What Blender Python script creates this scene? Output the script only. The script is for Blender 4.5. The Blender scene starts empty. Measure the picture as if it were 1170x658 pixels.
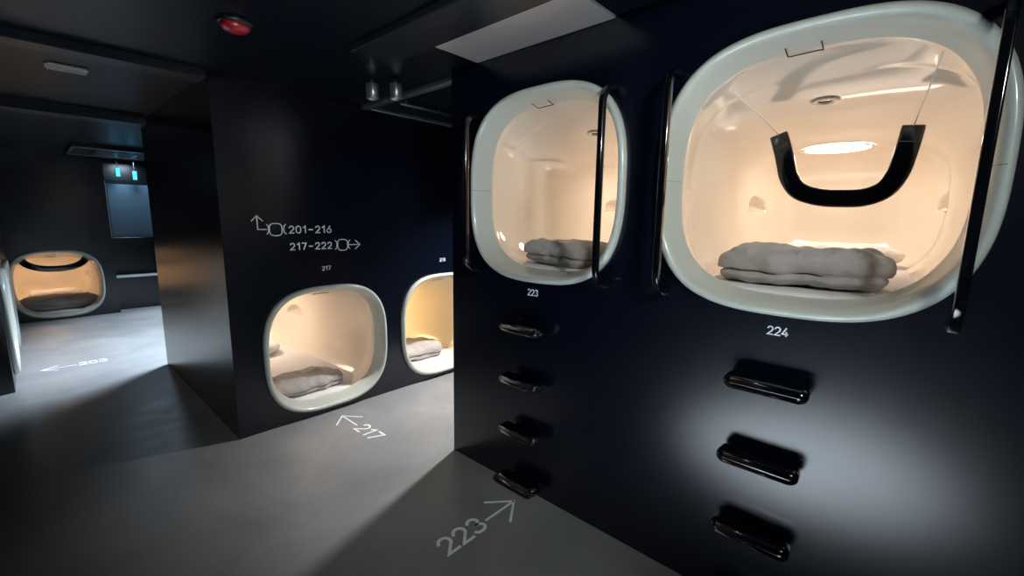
import bpy, bmesh, math, random
from mathutils import Vector, Matrix, noise
from mathutils.bvhtree import BVHTree
random.seed(4)
PI = math.pi
SC = bpy.context.scene
C = SC.collection

# ------------------------------------------------------------------ measures
X1 = 1.73            # front face of the right-hand capsule block
YC = 2.05            # its corner on the side passage
Y2 = 3.19            # front face of the middle block
XM = 0.82            # side face of the middle block
YM = 5.40            # its far end
XL = -0.20           # front face of the left block
YF = 8.76            # far wall
ZC = 2.33            # ceiling
HALF = 0.47          # half size of a capsule mouth
PW = 2.9             # squareness of the mouth

# ------------------------------------------------------------------ materials
def new_mat(name):
    m = bpy.data.materials.new(name); m.use_nodes = True
    return m, m.node_tree.nodes, m.node_tree.links, m.node_tree.nodes['Principled BSDF']

def mat(name, col, rough=.5, metal=0., coat=0., coat_r=.05, spec=.5, bump=0., bscale=40, var=0., emis=None, estr=0., bdist=.01, sheen=0.):
    m, n, l, b = new_mat(name)
    b.inputs['Base Color'].default_value = (*col, 1)
    b.inputs['Roughness'].default_value = rough
    b.inputs['Metallic'].default_value = metal
    b.inputs['Coat Weight'].default_value = coat
    b.inputs['Coat Roughness'].default_value = coat_r
    b.inputs['Specular IOR Level'].default_value = spec
    b.inputs['Sheen Weight'].default_value = sheen
    tc = n.new('ShaderNodeTexCoord')
    if var > 0:
        t = n.new('ShaderNodeTexNoise'); t.inputs['Scale'].default_value = bscale * .25; t.inputs['Detail'].default_value = 4
        l.new(tc.outputs['Object'], t.inputs['Vector'])
        r = n.new('ShaderNodeValToRGB')
        r.color_ramp.elements[0].position = .3; r.color_ramp.elements[1].position = .7
        r.color_ramp.elements[0].color = (*[c * (1 - var) for c in col], 1)
        r.color_ramp.elements[1].color = (*[min(1, c * (1 + var)) for c in col], 1)
        l.new(t.outputs['Fac'], r.inputs['Fac']); l.new(r.outputs['Color'], b.inputs['Base Color'])
    if bump > 0:
        t = n.new('ShaderNodeTexNoise'); t.inputs['Scale'].default_value = bscale; t.inputs['Detail'].default_value = 5
        l.new(tc.outputs['Object'], t.inputs['Vector'])
        bp = n.new('ShaderNodeBump'); bp.inputs['Strength'].default_value = bump; bp.inputs['Distance'].default_value = bdist
        l.new(t.outputs['Fac'], bp.inputs['Height']); l.new(bp.outputs['Normal'], b.inputs['Normal'])
    if emis:
        b.inputs['Emission Color'].default_value = (*emis, 1)
        b.inputs['Emission Strength'].default_value = estr
    return m

M = {}
M['wall'] = mat('black_gloss_panel', (.001, .003, .010), .25, spec=.8, bump=.02, bscale=3)
M['ceil'] = mat('dark_ceiling_paint', (.002, .005, .011), .34, spec=.38, bump=.05, bscale=2)
M['beam'] = mat('dark_beam_paint', (.012, .017, .026), .32, spec=.6)
M['panel'] = mat('ceiling_glow_grey', (.80, .74, .72), .42, metal=.6)  # pale tone imitating capsule light reflected on the ceiling
M['gloss'] = mat('black_gloss_plastic', (.002, .0025, .004), .12, coat=1, coat_r=.04)
M['rim'] = mat('grey_white_moulding', (.56, .60, .55), .28, coat=.6, coat_r=.08)
M['shell'] = mat('cream_moulding', (.82, .73, .62), .45, coat=1, coat_r=.02)
M['shell'].node_tree.nodes['Principled BSDF'].inputs['Coat IOR'].default_value = 2.2
M['lamp'] = mat('lamp_diffuser', (1, .95, .9), .4, emis=(1., .83, .68), estr=21)
M['lamprim'] = mat('lamp_surround', (.75, .72, .66), .3, coat=.5)
M['seam'] = mat('grey_seam', (.16, .16, .14), .6)
M['vent'] = mat('vent_metal', (.55, .52, .48), .25, metal=.8)
M['dark'] = mat('dark_slot', (.02, .018, .015), .6)
M['cord'] = mat('white_cord', (.85, .83, .78), .5)
M['sheet'] = mat('white_sheet', (.82, .81, .82), .85, bump=.3, bscale=14, bdist=.01, sheen=.2)
M['duvet'] = mat('grey_white_duvet', (.46, .42, .40), .9, bump=.8, bscale=9, bdist=.03, sheen=.2)
M['pillow'] = mat('white_pillowcase', (.80, .79, .80), .9, bump=.5, bscale=14, bdist=.015, sheen=.2)
M['paint'] = mat('white_paint', (.86, .87, .90), .5)
M['fpaint'] = mat('pale_floor_paint', (.90, .92, .95), .45, var=.08, bscale=60)
M['metal'] = mat('brushed_grey_metal', (.35, .38, .42), .3, metal=.8)
M['red'] = mat('red_plastic', (.45, .02, .03), .3, coat=.6)
M['glass'] = mat('blue_grey_glass', (.08, .13, .17), .25, coat=.3)
M['steel'] = mat('pale_steel', (.80, .86, .90), .45)
M['cyan'] = mat('cyan_lit_display', (.02, .2, .3), .4, emis=(.05, .55, .85), estr=1.0)

def floor_mat():
    m, n, l, b = new_mat('polished_concrete')
    tc = n.new('ShaderNodeTexCoord')
    t = n.new('ShaderNodeTexNoise'); t.inputs['Scale'].default_value = 1.7; t.inputs['Detail'].default_value = 7; t.inputs['Roughness'].default_value = .6; t.inputs['Distortion'].default_value = .6
    l.new(tc.outputs['Object'], t.inputs['Vector'])
    r = n.new('ShaderNodeValToRGB')
    e = r.color_ramp.elements
    e[0].position = .32; e[0].color = (.21, .217, .224, 1); e[1].position = .7; e[1].color = (.31, .314, .32, 1)
    l.new(t.outputs['Fac'], r.inputs['Fac']); l.new(r.outputs['Color'], b.inputs['Base Color'])
    t2 = n.new('ShaderNodeTexNoise'); t2.inputs['Scale'].default_value = 5; t2.inputs['Detail'].default_value = 5
    l.new(tc.outputs['Object'], t2.inputs['Vector'])
    mr = n.new('ShaderNodeMapRange'); mr.inputs['To Min'].default_value = .3; mr.inputs['To Max'].default_value = .48
    l.new(t2.outputs['Fac'], mr.inputs['Value']); l.new(mr.outputs['Result'], b.inputs['Roughness'])
    bp = n.new('ShaderNodeBump'); bp.inputs['Strength'].default_value = .06; bp.inputs['Distance'].default_value = .01
    l.new(t2.outputs['Fac'], bp.inputs['Height']); l.new(bp.outputs['Normal'], b.inputs['Normal'])
    return m
M['floor'] = floor_mat()

# ------------------------------------------------------------------ helpers
def link(name, bm, m, parent=None, smooth=False, loc=(0, 0, 0), rz=0):
    me = bpy.data.meshes.new(name)
    bmesh.ops.recalc_face_normals(bm, faces=bm.faces)
    bm.to_mesh(me); bm.free()
    if m: me.materials.append(m)
    if smooth:
        for p in me.polygons: p.use_smooth = True
    o = bpy.data.objects.new(name, me); C.objects.link(o)
    o.location = loc; o.rotation_euler = (0, 0, rz)
    if parent: o.parent = parent
    return o

def tag(o, label=None, cat=None, group=None, kind=None):
    if label: o['label'] = label
    if cat: o['category'] = cat
    if group: o['group'] = group
    if kind: o['kind'] = kind
    return o

def empty(name, loc, rz, label, cat, group=None):
    o = bpy.data.objects.new(name, None); C.objects.link(o)
    o.location = loc; o.rotation_euler = (0, 0, rz); o.empty_display_size = .1
    return tag(o, label, cat, group)

def copy_tree(o, parent=None):
    c = o.copy(); C.objects.link(c)
    if parent: c.parent = parent
    for ch in list(o.children): copy_tree(ch, c)
    return c

def box(bm, a, b, bev=0):
    a, b = Vector(a), Vector(b)
    r = bmesh.ops.create_cube(bm, size=1, matrix=Matrix.Translation((a + b) / 2) @ Matrix.Diagonal((*(b - a), 1)))
    if bev:
        es = {e for v in r['verts'] for e in v.link_edges}
        bmesh.ops.bevel(bm, geom=list(es), offset=bev, segments=3, affect='EDGES')

def struct(name, bm, m):
    return tag(link(name, bm, m), kind='structure')

def sweep(bm, pts, sect, up=Vector((0, 0, 1)), closed=False, cap=True):
    """sweep a 2D section (u sideways, v along the frame normal) along pts, frame kept upright against 'up'"""
    rings = []; n = len(pts); pts = [Vector(p) for p in pts]
    for i, p in enumerate(pts):
        a = pts[(i - 1) % n] if (closed or i > 0) else p
        b = pts[(i + 1) % n] if (closed or i < n - 1) else p
        t = (b - a).normalized()
        s = up.normalized(); w = t.cross(s).normalized()
        s2 = w.cross(t).normalized()
        rings.append([bm.verts.new(p + s2 * u + w * v) for u, v in sect])
    m = len(sect)
    for i in range(n if closed else n - 1):
        A, B = rings[i], rings[(i + 1) % n]
        for j in range(m):
            bm.faces.new((A[j], A[(j + 1) % m], B[(j + 1) % m], B[j]))
    if cap and not closed:
        bm.faces.new(rings[0]); bm.faces.new(rings[-1][::-1])

def rsect(w, h, k=4, r=None):
    r = r or min(w, h) * .35
    out = []
    for cx, cy, a0 in ((w/2 - r, h/2 - r, 0), (-w/2 + r, h/2 - r, 90), (-w/2 + r, -h/2 + r, 180), (w/2 - r, -h/2 + r, 270)):
        for i in range(k):
            a = math.radians(a0 + 90 * i / (k - 1))
            out.append((cx + r * math.cos(a), cy + r * math.sin(a)))
    return out

def csect(r, k=10):
    return [(r * math.cos(2 * PI * i / k), r * math.sin(2 * PI * i / k)) for i in range(k)]

def srad(th, a, b, n=PW):
    c, s = abs(math.cos(th)), abs(math.sin(th))
    return ((c / a) ** n + (s / b) ** n) ** (-1 / n)

# ------------------------------------------------------------------ room shell
def wall_with_holes(name, u0, u1, z0, z1, holes, to3d, depth_vec, extra=None):
    """panel with squircle holes, 25 mm thick; to3d maps (u,z)"""
    bm = bmesh.new()
    def loop(pts):
        vs = [bm.verts.new(to3d(u, z)) for u, z in pts]
        return [bm.edges.new((vs[i], vs[(i + 1) % len(vs)])) for i in range(len(vs))]
    E = loop([(u0, z0), (u1, z0), (u1, z1), (u0, z1)])
    for (cu, cz) in holes:
        N = 96; h = HALF - .012
        E += loop([(cu + srad(2*PI*i/N, h, h) * math.cos(2*PI*i/N), cz + srad(2*PI*i/N, h, h) * math.sin(2*PI*i/N)) for i in range(N)])
    bmesh.ops.triangle_fill(bm, use_beauty=True, use_dissolve=False, edges=E)
    r = bmesh.ops.extrude_face_region(bm, geom=bm.faces[:])
    bmesh.ops.translate(bm, verts=[v for v in r['geom'] if isinstance(v, bmesh.types.BMVert)], vec=depth_vec)
    if extra:
        for a, b in extra: box(bm, a, b)
    return struct(name, bm, M['wall'])

bm = bmesh.new(); box(bm, (-4.2, -3.0, -.1), (6.2, 11.0, 0)); struct('floor', bm, M['floor'])
bm = bmesh.new(); box(bm, (-4.2, -3.0, ZC), (6.2, 11.0, ZC + .1)); struct('ceiling', bm, M['ceil'])

CAP_R = [(.297, 1.654), (1.39, 1.650)]
CAP_M = [(1.476, .512), (2.575, .512)]
CAP_L = [(6.02, .512), (7.12, .512)]
CAP_F = [(.235, .500)]
wall_with_holes('wall_right', -3.0, YC, 0, ZC, CAP_R, lambda u, z: (X1, u, z), (.025, 0, 0),
                [((X1 + .025, YC - .03, 0), (6.2, YC, ZC))])
wall_with_holes('wall_middle', XM, 6.2, 0, ZC, CAP_M, lambda u, z: (u, Y2, z), (0, .025, 0),
                [((XM, Y2 + .025, 0), (XM + .03, YM, ZC)), ((XM + .03, YM - .03, 0), (6.2, YM, ZC))])
wall_with_holes('wall_left', YM, YF, 0, ZC, CAP_L, lambda u, z: (XL, u, z), (-.025, 0, 0),
                [((-4.2, YM, 0), (XL - .025, YM + .03, ZC))])
wall_with_holes('wall_far', XL - .1, .845, 0, ZC, CAP_F, lambda u, z: (u, YF, z), (0, .025, 0),
                [((.82, YF + .025, 0), (.845, 11.0, ZC))])
bm = bmesh.new(); box(bm, (.845, 9.5, 0), (6.2, 9.6, ZC)); struct('wall_alcove', bm, M['wall'])
bm = bmesh.new(); box(bm, (-4.2, -3.1, 0), (6.2, -3.0, ZC)); struct('wall_back', bm, M['wall'])
bm = bmesh.new(); box(bm, (-4.3, -3.0, 0), (-4.2, YM, ZC)); struct('wall_outer', bm, M['wall'])
bm = bmesh.new(); box(bm, (6.2, YC - .1, 0), (6.3, 9.6, ZC)); struct('wall_passage', bm, M['wall'])

# ceiling beams, edges and a stand-in glow panel
def trim(name, a, b, m='beam'):
    bm = bmesh.new(); box(bm, a, b, .004); struct(name, bm, M[m])
trim('trim_1', (1.17, -2.9, ZC - .035), (1.40, 2.16, ZC))
trim('trim_2', (1.80, YC + .004, ZC - .03), (1.86, Y2 - .004, ZC), 'metal')
trim('trim_3', (1.87, Y2 - .03, ZC - .03), (4.5, Y2 - .002, ZC), 'metal')
trim('trim_4', (-4.1, 3.15, ZC - .05), (XM - .02, 3.30, ZC))
trim('trim_5', (-4.1, 5.0, ZC - .08), (XM - .02, 5.2, ZC))

trim('trim_glow', (1.41, 1.00, ZC - .012), (X1 - .004, 1.83, ZC), 'panel')  # added pale panel standing in for the blurred capsule reflection on the ceiling

# ------------------------------------------------------------------ capsule (local: x into the wall, y sideways, z from mouth centre)
def ring_pts(d, a, N, b=None, n=PW):
    b = b or a
    return [Vector((d, srad(2*PI*i/N, a, b, n) * math.cos(2*PI*i/N), srad(2*PI*i/N, a, b, n) * math.sin(2*PI*i/N))) for i in range(N)]

def loft(bm, rings):
    R = [[bm.verts.new(p) for p in r] for r in rings]
    N = len(R[0])
    for A, B in zip(R, R[1:]):
        for j in range(N): bm.faces.new((A[j], A[(j+1) % N], B[(j+1) % N], B[j]))
    return R

def shell_mesh():
    bm = bmesh.new(); N = 220; rings = []; A = .475
    prof = [(.082, .417), (.088, .414), (.095, .416), (.104, .424)]
    for i in range(1, 17):
        t = i / 16; s = t * t * (3 - 2 * t); prof.append((.104 + .30 * t, .424 + (A - .424) * s ** .8))
    d = prof[-1][0]
    while d < 1.60: d += .014; prof.append((d, A))
    d0 = d; L = .44
    for i in range(1, 61):
        ph = i / 60 * PI / 2
        prof.append((d0 + L * math.sin(ph) ** .9, A * max(.015, math.cos(ph)) ** .5))
    sm = lambda x: x * x * (3 - 2 * x)
    for k, (dd, a) in enumerate(prof):
        btop = .29 + .145 * math.exp(-max(0, dd - .1) / .45); drop = 1 - min(1, btop / (A if dd > 1.5 else a))          # the roof comes down towards the head end
        sh = .055 * sm(min(1, max(0, (dd - .3) / 1.2)))
        ring = []
        for p in ring_pts(dd, a, N, n=PW + (.3 if dd > .3 else 0)):
            if p.z > 0: p.z *= 1 - drop
            p.y += sh
            ring.append(p)
        rings.append(ring)
    # moulded recesses for small things on both sides of the head end
    for sg in (1, -1):
        c = Vector((1.70, sg * .47 + .055, -.065)); dr = Vector((.42, sg * .91, 0)); tn = Vector((-.91 * sg, .42, 0)) if sg > 0 else Vector((.91, .42, 0))
        for r in rings:
            for p in r:
                q_ = p - c
                if abs(q_.dot(dr)) < .16 and p.x < 1.95:
                    u, w = q_.dot(tn) / .15, q_.z
                    if w > -.012:
                        w = max(w, 0) / .085; q = math.hypot(u, w)
                        if q < 1:
                            p += dr * (.085 * (1 - q ** 4))
    R = loft(bm, rings)
    c = bm.verts.new((d0 + L + .001, .055, -.0))
    for j in range(N): bm.faces.new((R[-1][j], R[-1][(j+1) % N], c))
    return bm

shell_bm = shell_mesh()
BVH = BVHTree.FromBMesh(shell_bm)

def patch(origin, target, ru, rv, r_in=0., off=.004, n=2.0, rings=6, segs=48, lift=0.):
    """oval lying on the capsule lining where the ray origin->target meets it"""
    o = Vector(origin); d = (Vector(target) - o).normalized()
    u = Vector((0, 1, 0)); v = d.cross(u).normalized(); u = v.cross(d).normalized()
    bm = bmesh.new(); R = []
    for k in range(rings + 1):
        q = r_in + (1 - r_in) * k / rings; ring = []
        if q == 0: q = .001
        for j in range(segs):
            a = 2*PI*j/segs; rr = srad(a, 1, 1, n) * q
            p = o + u * (ru * rr * math.cos(a)) + v * (rv * rr * math.sin(a))
            h = BVH.ray_cast(p, d)[0] or Vector(target)
            bulge = lift * math.sin(PI * k / rings) if r_in > 0 else 0
            ring.append(bm.verts.new(h - d * (off + bulge)))
        R.append(ring)
    for A, B in zip(R, R[1:]):
        for j in range(segs): bm.faces.new((A[j], A[(j+1) % segs], B[(j+1) % segs], B[j]))
    return bm

def make_capsule():
    root = empty('sleeping_capsule', (0, 0, 0), 0, 'x', 'sleeping capsule')
    bm = bmesh.new(); N = 128
    prof = [(.03, .452), (.0, .462), (-.0, .474), (-.012, .475), (-.024, .473), (-.032, .467), (-.036, .459), (-.035, .452), (-.030, .446), (-.018, .440), (.005, .434), (.035, .428), (.062, .422), (.083, .4165)]
    loft(bm, [ring_pts(d, a, N) for d, a in prof])
    link('rim', bm, M['rim'], root, True)
    link('lining', shell_bm, M['shell'], root, True)
    o, t = (1.25, .075, -.2), (1.62, .095, .31)
    l = link('ceiling_lamp', patch(o, t, .165, .115, off=.006), M['lamp'], root, True)
    link('lamp_surround', patch(o, t, .180, .130, r_in=.88, off=.003, rings=6, lift=.010), M['lamprim'], l, True)
    o, t = (.52, .03, 0), (.56, .03, .6)
    v = link('air_vent', patch(o, t, .052, .045, r_in=.45, off=.003, rings=4, lift=.006), M['vent'], root, True)
    link('vent_slot', patch(o, t, .024, .012, off=.006, rings=2), M['dark'], v, True)
    for sg in (1, -1):
        bm = bmesh.new(); sweep(bm, [(d, sg * (a + (.0006 if d > -.03 else .0)), 0) for d, a in prof[6:]], csect(.0011, 6), up=Vector((0, 0, 1)))
        link('seam', bm, M['seam'], root)
    # little latch outline at the top of the mouth
    bm = bmesh.new()
    sweep(bm, [(.03, .085, .4065 + .008), (.078, .085, .402), (.082, .075, .402), (.082, -.005, .405), (.078, -.015, .402), (.03, -.015, .4065 + .008)], csect(.0022, 6), up=Vector((0, 0, 1)))
    link('latch_outline', bm, M['dark'], root)
    return root

# ------------------------------------------------------------------ bedding
def cushion(a, b, c, n=2.6, nz=2.2, seed=0, wr=.012, groove=(), taper=0., N=110, K=64, tilt=0.):
    """soft rounded block, half sizes a,b,c, base near z=0, wrinkled; groove = list of fold seams (height share, depth)"""
    bm = bmesh.new(); rows = []
    for k in range(1, K):
        ph = -PI/2 + PI * k / K
        cz, cr = math.sin(ph), math.cos(ph)
        z = math.copysign(abs(cz) ** (2 / nz * .9), cz); rr = abs(cr) ** (2 / (nz + 1.6))
        row = []
        for i in range(N):
            th = 2*PI*i/N
            r = srad(th, 1, 1, n + 1)
            x, y = math.cos(th) * r * rr * a, math.sin(th) * r * rr * b
            zz = z * c
            for gh, gd, gw in groove:
                g = math.exp(-((z - gh - .06 * math.sin(th * 2 + seed)) / gw) ** 2)
                x *= 1 - gd * g; y *= 1 - gd * g * .6
            p = Vector((x, y, zz))
            w = noise.noise(p * 7 + Vector((seed, 0, 0))) * wr * 1.3 + (abs(noise.noise(p * 17 + Vector((0, seed, 3)))) - .2) * wr * .9
            w2 = noise.noise(Vector((x * 4, y * 14, zz * 8 + seed))) * wr * .6
            dirv = Vector((x / a * .4, y / b * .4, z)).normalized() if p.length > 0 else Vector((0, 0, 1))
            p += dirv * (w + w2)
            p.z = p.z * (1 - taper * (x / a + 1) / 2) + c
            row.append(bm.verts.new((p.x, p.y, max(p.z, .001 + .0 * c))))
        rows.append(row)
    for A, B in zip(rows, rows[1:]):
        for j in range(N): bm.faces.new((A[j], A[(j+1) % N], B[(j+1) % N], B[j]))
    t = bm.verts.new(sum((v.co for v in rows[-1]), Vector()) / N); 
    for j in range(N): bm.faces.new((rows[-1][j], rows[-1][(j+1) % N], t))
    bm.faces.new(rows[0][::-1])
    return bm

def mattress_mesh():
    bm = bmesh.new()
    N = 96; rows = []
    # plan: long rounded slab from x=.11 to x=2.0
    def outline(q, inset):
        pts = []
        for i in range(N):
            th = 2*PI*i/N; r = srad(th, 1, 1, 7)
            pts.append((1.045 + (0.925 - inset) * r * math.cos(th), (.455 - inset) * r * math.sin(th)))
        return pts
    for z, ins in ((-.447, .09), (-.444, .07), (-.435, .012), (-.425, .0), (-.415, .003), (-.408, .012), (-.405, .03), (-.404, .1), (-.404, .2), (-.404, .3), (-.404, .40)):
        row = []
        for (x, y) in outline(0, ins):
            f = min(1, max(0, (x - .12) / .25)); yy = y * (.82 + .18 * f)
            # the far end is rounded with the lining
            row.append(bm.verts.new((x, yy, z + (noise.noise(Vector((x * 3, yy * 3, 0))) * .004 if ins > .05 else 0))))
        rows.append(row)
    for A, B in zip(rows, rows[1:]):
        for j in range(N): bm.faces.new((A[j], A[(j+1) % N], B[(j+1) % N], B[j]))
    bm.faces.new(rows[-1]); bm.faces.new(rows[0][::-1])
    return bm

def place(o, base, rz, lx, ly, lz, extra=0):
    v = Matrix.Rotation(rz, 3, 'Z') @ Vector((lx, ly, lz))
    o.location = Vector(base) + v; o.rotation_euler = (0, 0, rz + extra)

# (mouth position, rotation, capsule label, mattress label, duvet spec, pillow spec)
BT = -.404    # top of the mattress
SP = [
 dict(k='224', base=(X1, CAP_R[0][0], CAP_R[0][1]), rz=0,
      cap='large cream sleeping capsule numbered 224 nearest the camera with a black curved handle inside',
      mat='white mattress lying in the capsule numbered 224', du=(.375, .025, 0), dl='thick folded grey-white duvet just inside the capsule numbered 224',
      pi=(1.62, .03, 0), pl='white pillow behind the folded duvet in the capsule numbered 224', ds=(.20, .285, .074)),
 dict(k='223', base=(X1, CAP_R[1][0], CAP_R[1][1]), rz=0,
      cap='cream sleeping capsule numbered 223 with an upright black rail across its right edge',
      mat='white mattress lying in the capsule numbered 223', du=(.33, .0, .0), dl='folded pale duvet lying inside the capsule numbered 223',
      pi=(1.62, .0, 0), pl='white pillow at the back of the capsule numbered 223', ds=(.20, .27, .065)),
 dict(k='217', base=(CAP_M[0][0], Y2, CAP_M[0][1]), rz=PI/2,
      cap='low cream sleeping capsule numbered 217 below the white direction signs',
      mat='white mattress seen from above in the capsule numbered 217', du=(.36, .09, .05), dl='folded beige-grey duvet at the mouth of the capsule numbered 217',
      pi=(1.52, .16, .1), pl='white pillow at the far end of the bed in the capsule numbered 217', ds=(.20, .30, .052)),
 dict(k='218', base=(CAP_M[1][0], Y2, CAP_M[1][1]), rz=PI/2,
      cap='low yellow-lit sleeping capsule numbered 218 cut off by the black wall corner',
      mat='white mattress lying in the capsule numbered 218', du=(.42, .10, -.1), dl='rumpled folded duvet inside the yellow-lit capsule numbered 218',
      pi=(1.62, .0, 0), pl='white pillow at the back of the capsule numbered 218', ds=(.21, .30, .07)),
 dict(k='far', base=(CAP_F[0][0], YF, CAP_F[0][1]), rz=PI/2,
      cap='distant orange-lit sleeping capsule in the far wall with a black curved handle at its top',
      mat='mattress lying in the distant capsule of the far wall', du=(.40, .0, 0), dl='folded duvet filling the width of the distant capsule in the far wall',
      pi=(1.62, .0, 0), pl='pillow behind the duvet in the distant capsule of the far wall', ds=(.20, .41, .095)),
 dict(k='left1', base=(XL, CAP_L[0][0], CAP_L[0][1]), rz=PI,
      cap='sleeping capsule seen edge-on at the left border, nearer of the two in the left wall',
      mat='mattress lying in the nearer capsule of the left wall', du=None, pi=None),
 dict(k='left2', base=(XL, CAP_L[1][0], CAP_L[1][1]), rz=PI,
      cap='sleeping capsule seen edge-on in the left wall, next to the distant orange-lit capsule',
      mat='mattress lying in the further capsule of the left wall', du=None, pi=None),
]
proto = make_capsule()
mproto = None
def curved_handle(root, pts, w, dp, up, cords):
    bm = bmesh.new()
    sweep(bm, pts, rsect(w, dp, 5), up=up)
    h = link('blind_handle', bm, M['gloss'], root, True)
    # end sockets
    for e, q in ((0, 1), (-1, -2)):
        p = Vector(pts[e]); t = (Vector(pts[e]) - Vector(pts[q])).normalized()
        bm = bmesh.new(); sweep(bm, [p - t * .055, p - t * .053, p + t * .004, p + t * .008], rsect(w * 1.25, dp * .98, 5, r=w * .45), up=up)
        link('end_socket', bm, M['gloss'], h, True)
    for a, b in cords:
        bm = bmesh.new(); sweep(bm, [a, b], csect(.0022, 8), up=Vector((1, .3, 0)))
        link('cord', bm, M['cord'], h, True)
    return h

for i, s in enumerate(SP):
    c = proto if i == 0 else copy_tree(proto)
    c.location = s['base']; c.rotation_euler = (0, 0, s['rz'])
    c['label'] = s['cap']; c['group'] = 'sleeping capsules in the black walls'
    s['root'] = c
for i, s in enumerate(SP):
    if mproto is None:
        mproto = link('mattress', mattress_mesh(), M['sheet'], None, True); o = mproto
    else:
        o = mproto.copy(); C.objects.link(o)
    o.location = s['base']; o.rotation_euler = (0, 0, s['rz'])
    tag(o, s['mat'], 'mattress', 'mattresses in the sleeping capsules')
    if s['du']:
        a, b, h = s['ds']; lx, ly, ex = s['du']
        bm = cushion(a, b, h, n=3.4, nz=2.6, seed=3.1 * i, wr=.016, groove=((-.22, .10, .045), (-.30, .05, .16)), taper=-.10)
        d = link('duvet', bm, M['duvet'], None, True)
        place(d, s['base'], s['rz'], lx, ly, BT + .001, ex)
        tag(d, s['dl'], 'duvet', 'folded duvets in the sleeping capsules')
        lx, ly, ex = s['pi']
        p = link('pillow', cushion(.18, .31, .066, n=2.4, nz=1.8, seed=7 + i, wr=.009), M['pillow'], None, True)
        place(p, s['base'], s['rz'], lx, ly, BT + .001, ex)
        tag(p, s['pl'], 'pillow', 'pillows in the sleeping capsules')

M['lamp_yellow'] = mat('yellow_lamp_diffuser', (1, .95, .8), .4, emis=(1., .74, .36), estr=36)
M['lamp_amber'] = mat('amber_lamp_diffuser', (1, .9, .7), .4, emis=(1., .66, .40), estr=13)
for k, mm in ((3, 'lamp_yellow'), (4, 'lamp_amber'), (5, 'lamp_amber'), (6, 'lamp_amber')):
    for ch in SP[k]['root'].children:
        if ch.name.startswith('ceiling_lamp'):
            ch.data = ch.data.copy(); ch.data.materials.clear(); ch.data.materials.append(M[mm])

M['shell_low'] = M['shell'].copy(); M['shell_low'].name = 'satin_cream_moulding'
b_ = M['shell_low'].node_tree.nodes['Principled BSDF']
b_.inputs['Coat Weight'].default_value = .5; b_.inputs['Coat Roughness'].default_value = .12; b_.inputs['Coat IOR'].default_value = 1.6
for k in (2, 3, 4, 5, 6):
    for ch in SP[k]['root'].children:
        if ch.name.startswith('lining'):
            ch.data = ch.data.copy() if k == 2 else SP[2]['low']
            if k == 2:
                ch.data.materials.clear(); ch.data.materials.append(M['shell_low']); SP[2]['low'] = ch.data

# curved blind handles: hanging low in 224, drawn up in the far capsule
cy, cz = CAP_R[0]
def u_curve(xd, yl, yr, ztl, ztr, zb, lean, n=3.0, K=40):
    pts = []
    yc = (yl + yr) / 2; hw = (yl - yr) / 2
    for k in range(K + 1):
        t = k / K; th = PI + PI * t          # lower half from left to right
        r = srad(th, 1, 1, n)
        yy = yc - hw * math.cos(th) * r; s = -math.sin(th) * r
        zt = ztl + (ztr - ztl) * t
        z = zt - (zt - zb) * s
        pts.append((xd + lean * (z - zb), yy, z))
    return pts
def smooth_path(P, K=5):
    P = [Vector(p) for p in P]; out = []
    for i in range(len(P) - 1):
        a, b, c, d = P[max(i-1, 0)], P[i], P[i+1], P[min(i+2, len(P)-1)]
        for k in range(K):
            t = k / K
            out.append(.5 * ((2*b) + (c - a)*t + (2*a - 5*b + 4*c - d)*t*t + (-a + 3*b - 3*c + d)*t**3))
    return out + [P[-1]]
UY = [(.503, 1.888), (.480, 1.822), (.463, 1.765), (.443, 1.700), (.398, 1.640), (.318, 1.610), (.238, 1.603), (.160, 1.607), (.100, 1.638), (.068, 1.700), (.056, 1.764), (.049, 1.815), (.043, 1.872)]
pts = smooth_path([(2.35 - X1 + .10 * (z - 1.6), y - cy, z - cz) for y, z in UY])
e0, e1 = Vector(pts[0]), Vector(pts[-1])
curved_handle(SP[0]['root'], pts, .022, .074, Vector((1, 0, 0)),
              [(Vector((.07, .548 - cy, 1.978 - cz)), e0 + Vector((0, 0, .005))), (Vector((.07, -.008 - cy, 1.983 - cz)), e1 + Vector((0, 0, .005)))])
pts = u_curve(.16, .33, -.33, .40, .40, .20, .2, n=2.3)
curved_handle(SP[4]['root'], pts, .02, .085, Vector((1, 0, .0)), [])

# ------------------------------------------------------------------ grab rails
def make_rail():
    bm = bmesh.new(); p, h, r = .115, .415, .085
    pts = [(0, 0, -h)]
    for k in range(9):
        a = k / 8 * PI / 2; pts.append((-(p - r) - r * math.sin(a), 0, -h + r - r * math.cos(a)))
    for k in range(9):
        a = k / 8 * PI / 2; pts.append((-(p - r) - r * math.cos(a), 0, h - r + r * math.sin(a)))
    pts.append((0, 0, h))
    sweep(bm, pts, rsect(.025, .028, 5, r=.006), up=Vector((0, 1, 0)))
    return link('grab_rail', bm, M['gloss'], None, True)
rp = make_rail()
rails = [(cy - .412, cz, 'black grab rail crossing the right edge of the capsule numbered 224'),
         (cy + .414, cz, 'black grab rail at the left edge of the capsule numbered 224'),
         (CAP_R[1][0] - .408, CAP_R[1][1], 'black grab rail crossing the right edge of the capsule numbered 223'),
         (CAP_R[1][0] + .412, CAP_R[1][1], 'black grab rail at the left edge of the capsule numbered 223')]
for i, (y, z, lb) in enumerate(rails):
    o = rp if i == 0 else rp.copy()
    if i: C.objects.link(o)
    o.location = (X1, y, z - .022)
    tag(o, lb, 'grab rail', 'black rails beside the upper capsules')

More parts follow.
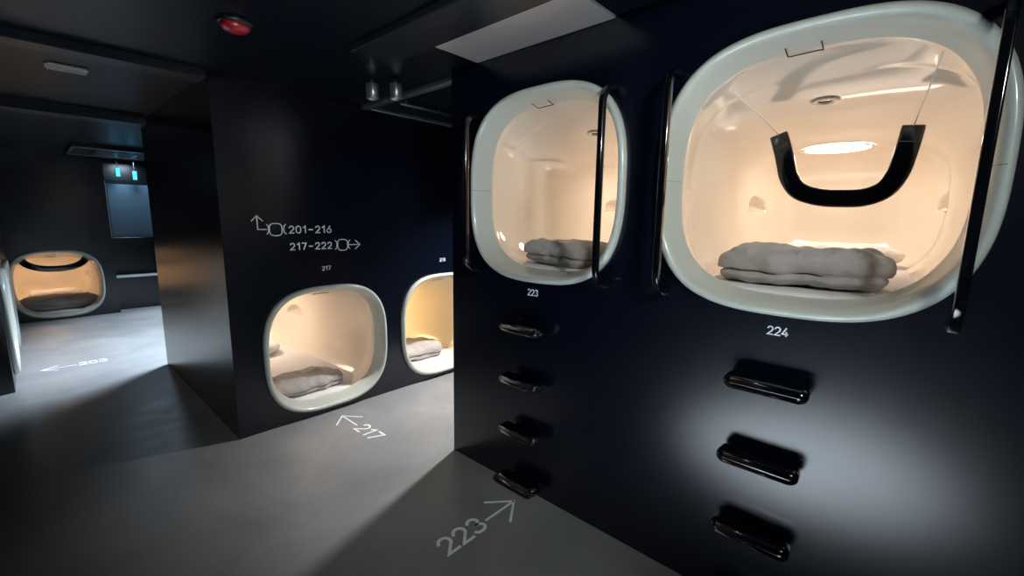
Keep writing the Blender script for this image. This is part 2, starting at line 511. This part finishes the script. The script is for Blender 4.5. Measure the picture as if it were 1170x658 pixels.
# ------------------------------------------------------------------ footholds
def stadium(bm, L, R, x0, x1, bev):
    K = 14; prof = []
    for sx in (1, -1):
        for k in range(K + 1):
            a = -PI/2 + PI * k / K
            prof.append((sx * (L/2 - R + R * math.cos(a)), sx * R * math.sin(a)))
    rings = []
    for x, ins in ((x1, 0), (x0 + bev, 0), (x0 + bev * .4, bev * .25), (x0 + bev * .1, bev * .65), (x0, bev * 1.2)):
        f = (R - ins) / R
        rings.append([Vector((x, y - math.copysign(ins, y) if abs(y) > L/2 - R else y, z * f)) for y, z in prof])
    R_ = loft(bm, rings); bm.faces.new(R_[-1]); bm.faces.new(R_[0][::-1])
def make_step():
    root = empty('foothold', (0, 0, 0), 0, 'x', 'foothold')
    bm = bmesh.new(); stadium(bm, .262, .028, -.105, -.040, .022); link('tread', bm, M['gloss'], root, True)
    bm = bmesh.new(); stadium(bm, .16, .017, -.05, .0, .004); link('bracket', bm, M['gloss'], root, True)
    return root
st = make_step(); first = True
rank = ['topmost', 'second from the top', 'third from the top', 'lowest']
for cy_, k in ((.315, '224'), (1.435, '223')):
    for j in range(4):
        o = st if first else copy_tree(st); first = False
        o.location = (X1, cy_, .935 - .288 * j)
        o['label'] = 'glossy black oval foothold below the number %s, %s of its column' % (k, rank[j])
        o['group'] = 'footholds below the upper capsules'

# ------------------------------------------------------------------ lettering drawn with strokes
def arc(cx, cy, rx, ry, a0, a1, k=12):
    return [(cx + rx * math.cos(math.radians(a0 + (a1 - a0) * i / k)), cy + ry * math.sin(math.radians(a0 + (a1 - a0) * i / k))) for i in range(k + 1)]
G = {
 '0': ([arc(.3, .3, .3, .3, 180, 360) + arc(.3, .7, .3, .3, 0, 180) + [(0, .3)]], .6),
 '1': ([[(.05, .78), (.33, 1), (.33, 0)]], .42),
 '2': ([arc(.3, .71, .28, .29, 170, -40) + [(0.02, .0), (.6, .0)]], .6),
 '3': ([arc(.29, .75, .26, .25, 160, -90) , arc(.29, .26, .31, .26, 90, -160) + []], .6),
 '4': ([[(.42, 1), (.0, .25), (.62, .25)], [(.45, .52), (.45, 0)]], .62),
 '6': ([[(.45, 1), (.08, .5)] + arc(.3, .3, .3, .3, 150, 510, 24)], .6),
 '7': ([[(0, 1), (.58, 1), (.2, 0)]], .58),
 '8': ([arc(.3, .75, .25, .25, 90, 450, 24), arc(.3, .26, .3, .26, 90, 450, 24)], .6),
 '-': ([[(.10, .48), (.62, .48)]], .72), ' ': ([], .3)}
def strip(bm, pts, w, f):
    P = [Vector(p) for p in pts]
    n = len(P); closed = (P[0] - P[-1]).length < 1e-5
    if closed: P = P[:-1]; n -= 1
    L = []
    for i in range(n):
        a = P[i - 1] if (i > 0 or closed) else None
        b = P[(i + 1) % n] if (i < n - 1 or closed) else None
        t1 = (P[i] - a).normalized() if a is not None else None
        t2 = (b - P[i]).normalized() if b is not None else None
        t1 = t1 if t1 is not None else t2; t2 = t2 if t2 is not None else t1
        t = t1 + t2
        if t.length < 1e-4: t = t1
        t.normalize(); nn = Vector((-t.y, t.x)); m = w / 2 / max(.45, nn.dot(Vector((-t1.y, t1.x))))
        e = Vector((0, 0))
        if a is None: e = -t * w * .3
        if b is None: e = t * w * .3
        L.append((bm.verts.new(f(P[i] + nn * m + e)), bm.verts.new(f(P[i] - nn * m + e))))
    for i in range(n if closed else n - 1):
        A, B = L[i], L[(i + 1) % n]
        bm.faces.new((A[0], A[1], B[1], B[0]))
def text_width(s, gap): return sum(G[c][1] for c in s) + gap * (len(s) - 1)
def strokes(name, polys, w, org, u, v, nrm, m, parent=None):
    """flat painted strokes, polys in metres along u and v"""
    org, u, v, nrm = Vector(org), Vector(u), Vector(v), Vector(nrm)
    bm = bmesh.new()
    for p in polys: strip(bm, p, w, lambda q: org + u * q.x + v * q.y + nrm * .0015)
    r = bmesh.ops.extrude_face_region(bm, geom=bm.faces[:])
    bmesh.ops.translate(bm, verts=[g for g in r['geom'] if isinstance(g, bmesh.types.BMVert)], vec=-nrm * .0013)
    return link(name, bm, m, parent)
def word(s, x, y, width, height, gap=.22):
    k = width / text_width(s, gap); out = []; cx = x
    for c in s:
        for p in G[c][0]: out.append([(cx + a * k, y + b * height) for a, b in p])
        cx += (G[c][1] + gap) * k
    return out

# wall numbers
def num(s, org, u, width, height, w, label):
    o = strokes('capsule_number', word(s, 0, 0, width, height), w, org, u, (0, 0, 1), NR[tuple(u)], M['paint'])
    tag(o, label, 'number', 'capsule numbers on the black walls')
NR = {(0, -1, 0): (-1, 0, 0), (1, 0, 0): (0, -1, 0)}
num('224', (X1, .338, 1.109), (0, -1, 0), .062, .028, .0045, 'white number 224 on the black wall under the largest capsule')
num('223', (X1, 1.449, 1.106), (0, -1, 0), .066, .031, .0048, 'white number 223 on the black wall under the smaller upper capsule')
num('217', (1.441, Y2, 1.100), (1, 0, 0), .064, .028, .0045, 'small white number 217 above the lower capsule under the signs')
num('218', (2.535, Y2, 1.098), (1, 0, 0), .064, .028, .0045, 'small white number 218 above the yellow-lit capsule')

# direction signs on the middle wall
def sq(cx, cy, rx, ry, n=3.2, K=36):
    return [(cx + srad(2*PI*i/K, rx, ry, n) * math.cos(2*PI*i/K), cy + srad(2*PI*i/K, rx, ry, n) * math.sin(2*PI*i/K)) for i in range(K)] + [(cx + rx, cy)]
WP = dict(org=(0, Y2, 0), u=(1, 0, 0), v=(0, 0, 1), nrm=(0, -1, 0), m=M['paint'])
t = empty('direction_sign', (1.22, Y2, 1.36), 0, 'white painted sign reading 201-216 with an arrow turning up to the left', 'sign', 'direction signs on the middle wall')
WP['org'] = (-1.22, 0, -1.36)
strokes('arrow', [[(1.082, 1.402), (1.028, 1.402), (1.027, 1.489)], [(.994, 1.458), (1.027, 1.491), (1.061, 1.458)]], .0062, parent=t, **WP)
strokes('capsule_symbol', [sq(1.139, 1.401, .040, .041), [(x + 1.088 , z) for x, z in [(-.005, 1.436), (.004, 1.424), (.006, 1.402), (.004, 1.383), (-.005, 1.371)]],
                           [(1.196 - x, z) for x, z in [(-.008, 1.436), (.004, 1.424), (.006, 1.402), (.004, 1.383), (-.008, 1.371)]]], .0062, parent=t, **WP)
strokes('lettering', word('201-216', 1.226, 1.376, .296, .047, .30), .0075, parent=t, **WP)
t = empty('direction_sign', (1.22, Y2, 1.24), 0, 'white painted sign reading 217-222 with an arrow pointing right', 'sign', 'direction signs on the middle wall')
WP['org'] = (-1.22, 0, -1.24)
strokes('lettering', word('217-222', 1.226, 1.259, .295, .045, .30), .0075, parent=t, **WP)
strokes('capsule_symbol', [sq(1.607, 1.282, .039, .041), [(x + 1.557, z) for x, z in [(-.008, 1.317), (.003, 1.305), (.005, 1.283), (.003, 1.264), (-.008, 1.250)]],
                           [(1.657 - x, z) for x, z in [(-.008, 1.317), (.003, 1.305), (.005, 1.283), (.003, 1.264), (-.008, 1.250)]]], .0062, parent=t, **WP)
strokes('arrow', [[(1.655, 1.281), (1.745, 1.280)], [(1.710, 1.314), (1.748, 1.280), (1.708, 1.247)]], .0062, parent=t, **WP)

# floor markings
def floor_mark(s, org, u, arrow, tw, th, w, tx, label):
    u = Vector(u); v = Vector((0, 0, 1)).cross(u)
    t = empty('floor_marking', org, 0, label, 'floor marking', 'number and arrow markings painted on the floor')
    strokes('lettering', word(s, tx, 0, tw, th, .22), w, (0, 0, 0), u, v, (0, 0, 1), M['fpaint'], t)
    strokes('arrow', arrow, w * .8, (0, 0, 0), u, v, (0, 0, 1), M['fpaint'], t)
floor_mark('223', (1.125, 1.375, 0), (1, 0, 0), [[(.275, .04), (.478, .04)], [(.365, .145), (.482, .04), (.35, -.055)]], .245, .10, .016, 0,
           'pale number 223 painted on the floor with an arrow pointing to the black wall')
floor_mark('217', (1.425, 2.80, 0), (0, -1, 0), [[(-.02, .04), (-.235, .04)], [(-.115, .135), (-.24, .04), (-.125, -.06)]], .235, .10, .014, .015,
           'pale number 217 painted on the floor with an arrow towards the lower capsule')
floor_mark('203', (.22, 5.95, 0), (1, 0, 0), [[(-.02, .04), (-.26, .04)], [(-.15, .13), (-.265, .04), (-.15, -.05)]], .20, .10, .012, .0,
           'distant pale number 203 painted on the floor with an arrow pointing left')
floor_mark('218', (2.50, 2.62, 0), (0, -1, 0), [[(-.02, .04), (-.235, .04)], [(-.115, .135), (-.24, .04), (-.125, -.06)]], .235, .10, .014, .015,
           'pale floor marking half hidden behind the black wall corner')

# ------------------------------------------------------------------ ceiling fittings
t = empty('fire_alarm', (.71, 2.29, ZC), 0, 'round red alarm lamp on the dark ceiling', 'fire alarm')
def disc_lathe(bm, prof, K=40, c=(0, 0, 0)):
    rings = []
    for r, z in prof: rings.append([Vector((c[0] + r * math.cos(2*PI*i/K), c[1] + r * math.sin(2*PI*i/K), c[2] + z)) for i in range(K)])
    R = loft(bm, rings); bm.faces.new(R[0]); bm.faces.new(R[-1][::-1])
bm = bmesh.new(); disc_lathe(bm, [(.072, 0), (.072, -.012), (.066, -.018)]); link('base', bm, M['beam'], t, True)
bm = bmesh.new(); disc_lathe(bm, [(.060, -.016), (.058, -.028), (.046, -.040), (.025, -.046), (.008, -.047)]); link('lens', bm, M['red'], t, True)

bm = bmesh.new(); box(bm, (-.09, -.055, -.022), (.09, .055, 0), .009)
o = link('emergency_light', bm, M['lamprim'], None, False, (.262, 3.74, ZC)); tag(o, 'small pale oblong fitting on the dark ceiling at the left', 'ceiling fitting')

for (x, y, lb) in ((1.525, 2.556, 'left of the two'), (1.618, 2.443, 'right of the two')):
    t = empty('ceiling_spotlight', (x, y, ZC), 0, 'unlit grey cylinder spotlight by the passage, %s' % lb, 'spotlight', 'ceiling spotlights over the side passage')
    bm = bmesh.new(); disc_lathe(bm, [(.012, 0), (.012, -.03)], 16); link('stem', bm, M['metal'], t, True)
    bm = bmesh.new(); disc_lathe(bm, [(.010, -.028), (.034, -.03), (.036, -.034), (.036, -.115), (.033, -.119), (.029, -.110), (.01, -.108)], 32); link('housing', bm, M['metal'], t, True)
bm = bmesh.new(); sweep(bm, [(1.90, 2.82, ZC - .03), (1.91, 2.82, ZC - .03), (2.6, 2.82, ZC - .03)], csect(.009, 12)); 
for x in (1.95, 2.25, 2.5): box(bm, (x - .006, 2.812, ZC - .03), (x + .006, 2.828, ZC))
tag(link('ceiling_pipe', bm, M['metal'], None, True), 'thin metal pipe under the ceiling of the side passage', 'pipe')

t = empty('air_conditioner', (.93, 8.15, ZC), 0, 'dark grey square ceiling air unit above the far end of the corridor', 'air conditioner')
bm = bmesh.new(); box(bm, (-.44, -.50, -.05), (.44, .50, 0), .01); link('casing', bm, M['beam'], t)
for a, b in (((-.44, -.51, -.056), (.44, -.48, -.046)), ((-.44, .48, -.056), (.44, .51, -.046)), ((-.45, -.51, -.056), (-.42, .51, -.046)), ((.42, -.51, -.056), (.45, .51, -.046))):
    bm = bmesh.new(); box(bm, a, b, .002); link('edge_strip', bm, M['metal'], t)
bm = bmesh.new()
for k in range(7): box(bm, (-.2, -.26 + k * .08, -.062), (.2, -.24 + k * .08, -.048))
link('grille', bm, M['metal'], t)

for (x, y, z, lb) in ((1.033, 9.0, 2.115, 'left of the two'), (1.228, 9.0, 2.08, 'right of the two')):
    t = empty('hanging_display', (x, y, z - .02), 0, 'small cyan lit display hanging in the far alcove, %s' % lb, 'display', 'cyan displays in the far alcove')
    bm = bmesh.new(); box(bm, (-.03, 0, -.065), (.03, .03, .075), .004); link('case', bm, M['beam'], t)
    bm = bmesh.new(); box(bm, (-.024, -.004, -.058), (.024, 0, .068), .001); link('screen', bm, M['cyan'], t)
    bm = bmesh.new(); box(bm, (-.004, .012, .07), (.004, .02, ZC - z + .02)); link('hanger', bm, M['beam'], t)

# washstand-like cabinet in the alcove
t = empty('alcove_cabinet', (1.22, 9.0, 0), 0, 'dark cabinet in the far alcove with a blue-grey glass front and a bright ledge', 'cabinet')
bm = bmesh.new(); box(bm, (-.36, .0, 0), (.36, .45, .50), .008); link('base', bm, M['wall'], t)
bm = bmesh.new(); box(bm, (-.37, -.03, .50), (.37, .45, .525), .005); link('ledge', bm, M['steel'], t)
bm = bmesh.new(); box(bm, (-.37, .30, .525), (.37, .46, 2.0), .005); link('back_panel', bm, M['wall'], t)
bm = bmesh.new(); box(bm, (-.37, .06, 1.06), (.37, .30, 1.12), .005); link('shelf', bm, M['wall'], t)
bm = bmesh.new(); box(bm, (-.32, .14, 1.12), (.36, .30, 1.93), .005); g = link('glass_front', bm, M['glass'], t)
bm = bmesh.new(); box(bm, (-.375, .10, 1.12), (-.33, .30, 1.97), .004); link('frame_post', bm, M['metal'], g)
bm = bmesh.new(); disc_lathe(bm, [(.05, .525), (.052, .53), (.052, 1.02), (.045, 1.03)], 28, (.24, .12, 0)); link('dispenser', bm, M['steel'], t, True)

# ------------------------------------------------------------------ lights
def area(name, loc, rot, size, power, col, sy=None, spread=None):
    l = bpy.data.lights.new(name, 'AREA'); l.energy = power; l.color = col; l.size = size
    if sy: l.shape = 'RECTANGLE'; l.size_y = sy
    if spread: l.spread = math.radians(spread)
    o = bpy.data.objects.new(name, l); C.objects.link(o); o.location = loc; o.rotation_euler = [math.radians(a) for a in rot]; return o
def spot(name, loc, target, ang, power, col, blend=.6, r=.05):
    l = bpy.data.lights.new(name, 'SPOT'); l.energy = power; l.color = col; l.spot_size = math.radians(ang); l.spot_blend = blend; l.shadow_soft_size = r
    o = bpy.data.objects.new(name, l); C.objects.link(o); o.location = loc
    o.rotation_euler = (Vector(target) - Vector(loc)).to_track_quat('-Z', 'Y').to_euler(); return o
COOL = (.82, .92, 1.0)
spot('passage_lamp', (3.0, 2.42, ZC - .02), (2.6, 2.42, 0), 94, 470, (1, .98, .96), .8, .07)
spot('cross_corridor_lamp', (1.55, 5.95, ZC - .02), (.75, 6.05, 0), 84, 1500, (.74, .87, 1.0), 1.0, .22)
spot('cross_corridor_lamp', (1.75, 8.0, ZC - .02), (1.2, 7.9, 0), 70, 500, (.74, .87, 1.0), 1.0, .1)
area('alcove_lamp', (1.2, 8.86, ZC - .06), (0, 0, 0), .2, 11.0, (.6, .8, 1))
spot('ceiling_downlight', (.0, .32, ZC - .02), (.14, .36, 0), 42, 6800, COOL, .9, .05)
spot('rim_fill_spot', (.25, -.95, ZC - .02), (1.75, 1.60, 1.25), 70, 200, (.92, .97, .94), .8, .12)  # unseen fill added to brighten the upper rims and wall lettering

w = bpy.data.worlds.new('World'); SC.world = w; w.use_nodes = True
bg = w.node_tree.nodes['Background']; bg.inputs['Color'].default_value = (.25, .5, 1, 1); bg.inputs['Strength'].default_value = .01

# ------------------------------------------------------------------ camera (solved from the vanishing lines of the walls)
F = 500.0; W_, H_ = 1170, 658
def rdir(px, py): return Vector((px - W_/2, -(py - H_/2), -F)).normalized()
Yv, Xv = rdir(22, 241), rdir(1046, 256)
a = (Xv + Yv).normalized(); b = (Xv - Yv).normalized()
Xa, Ya = (a + b).normalized(), (a - b).normalized(); Za = Xa.cross(Ya)
Rm = Matrix((Xa, Ya, Za))          # rows: world axes seen from the camera = camera-to-world rotation
cam = bpy.data.cameras.new('camera'); cam.sensor_width = 36; cam.lens = F / W_ * 36; cam.clip_start = .02
co = bpy.data.objects.new('camera', cam); C.objects.link(co)
co.matrix_world = Matrix.Translation((0, 0, 1.5)) @ Rm.to_4x4()
SC.camera = co

SC.view_settings.view_transform = 'Standard'; SC.view_settings.look = 'None'
SC.view_settings.exposure = 0; SC.view_settings.gamma = 1; SC.view_settings.use_curve_mapping = False
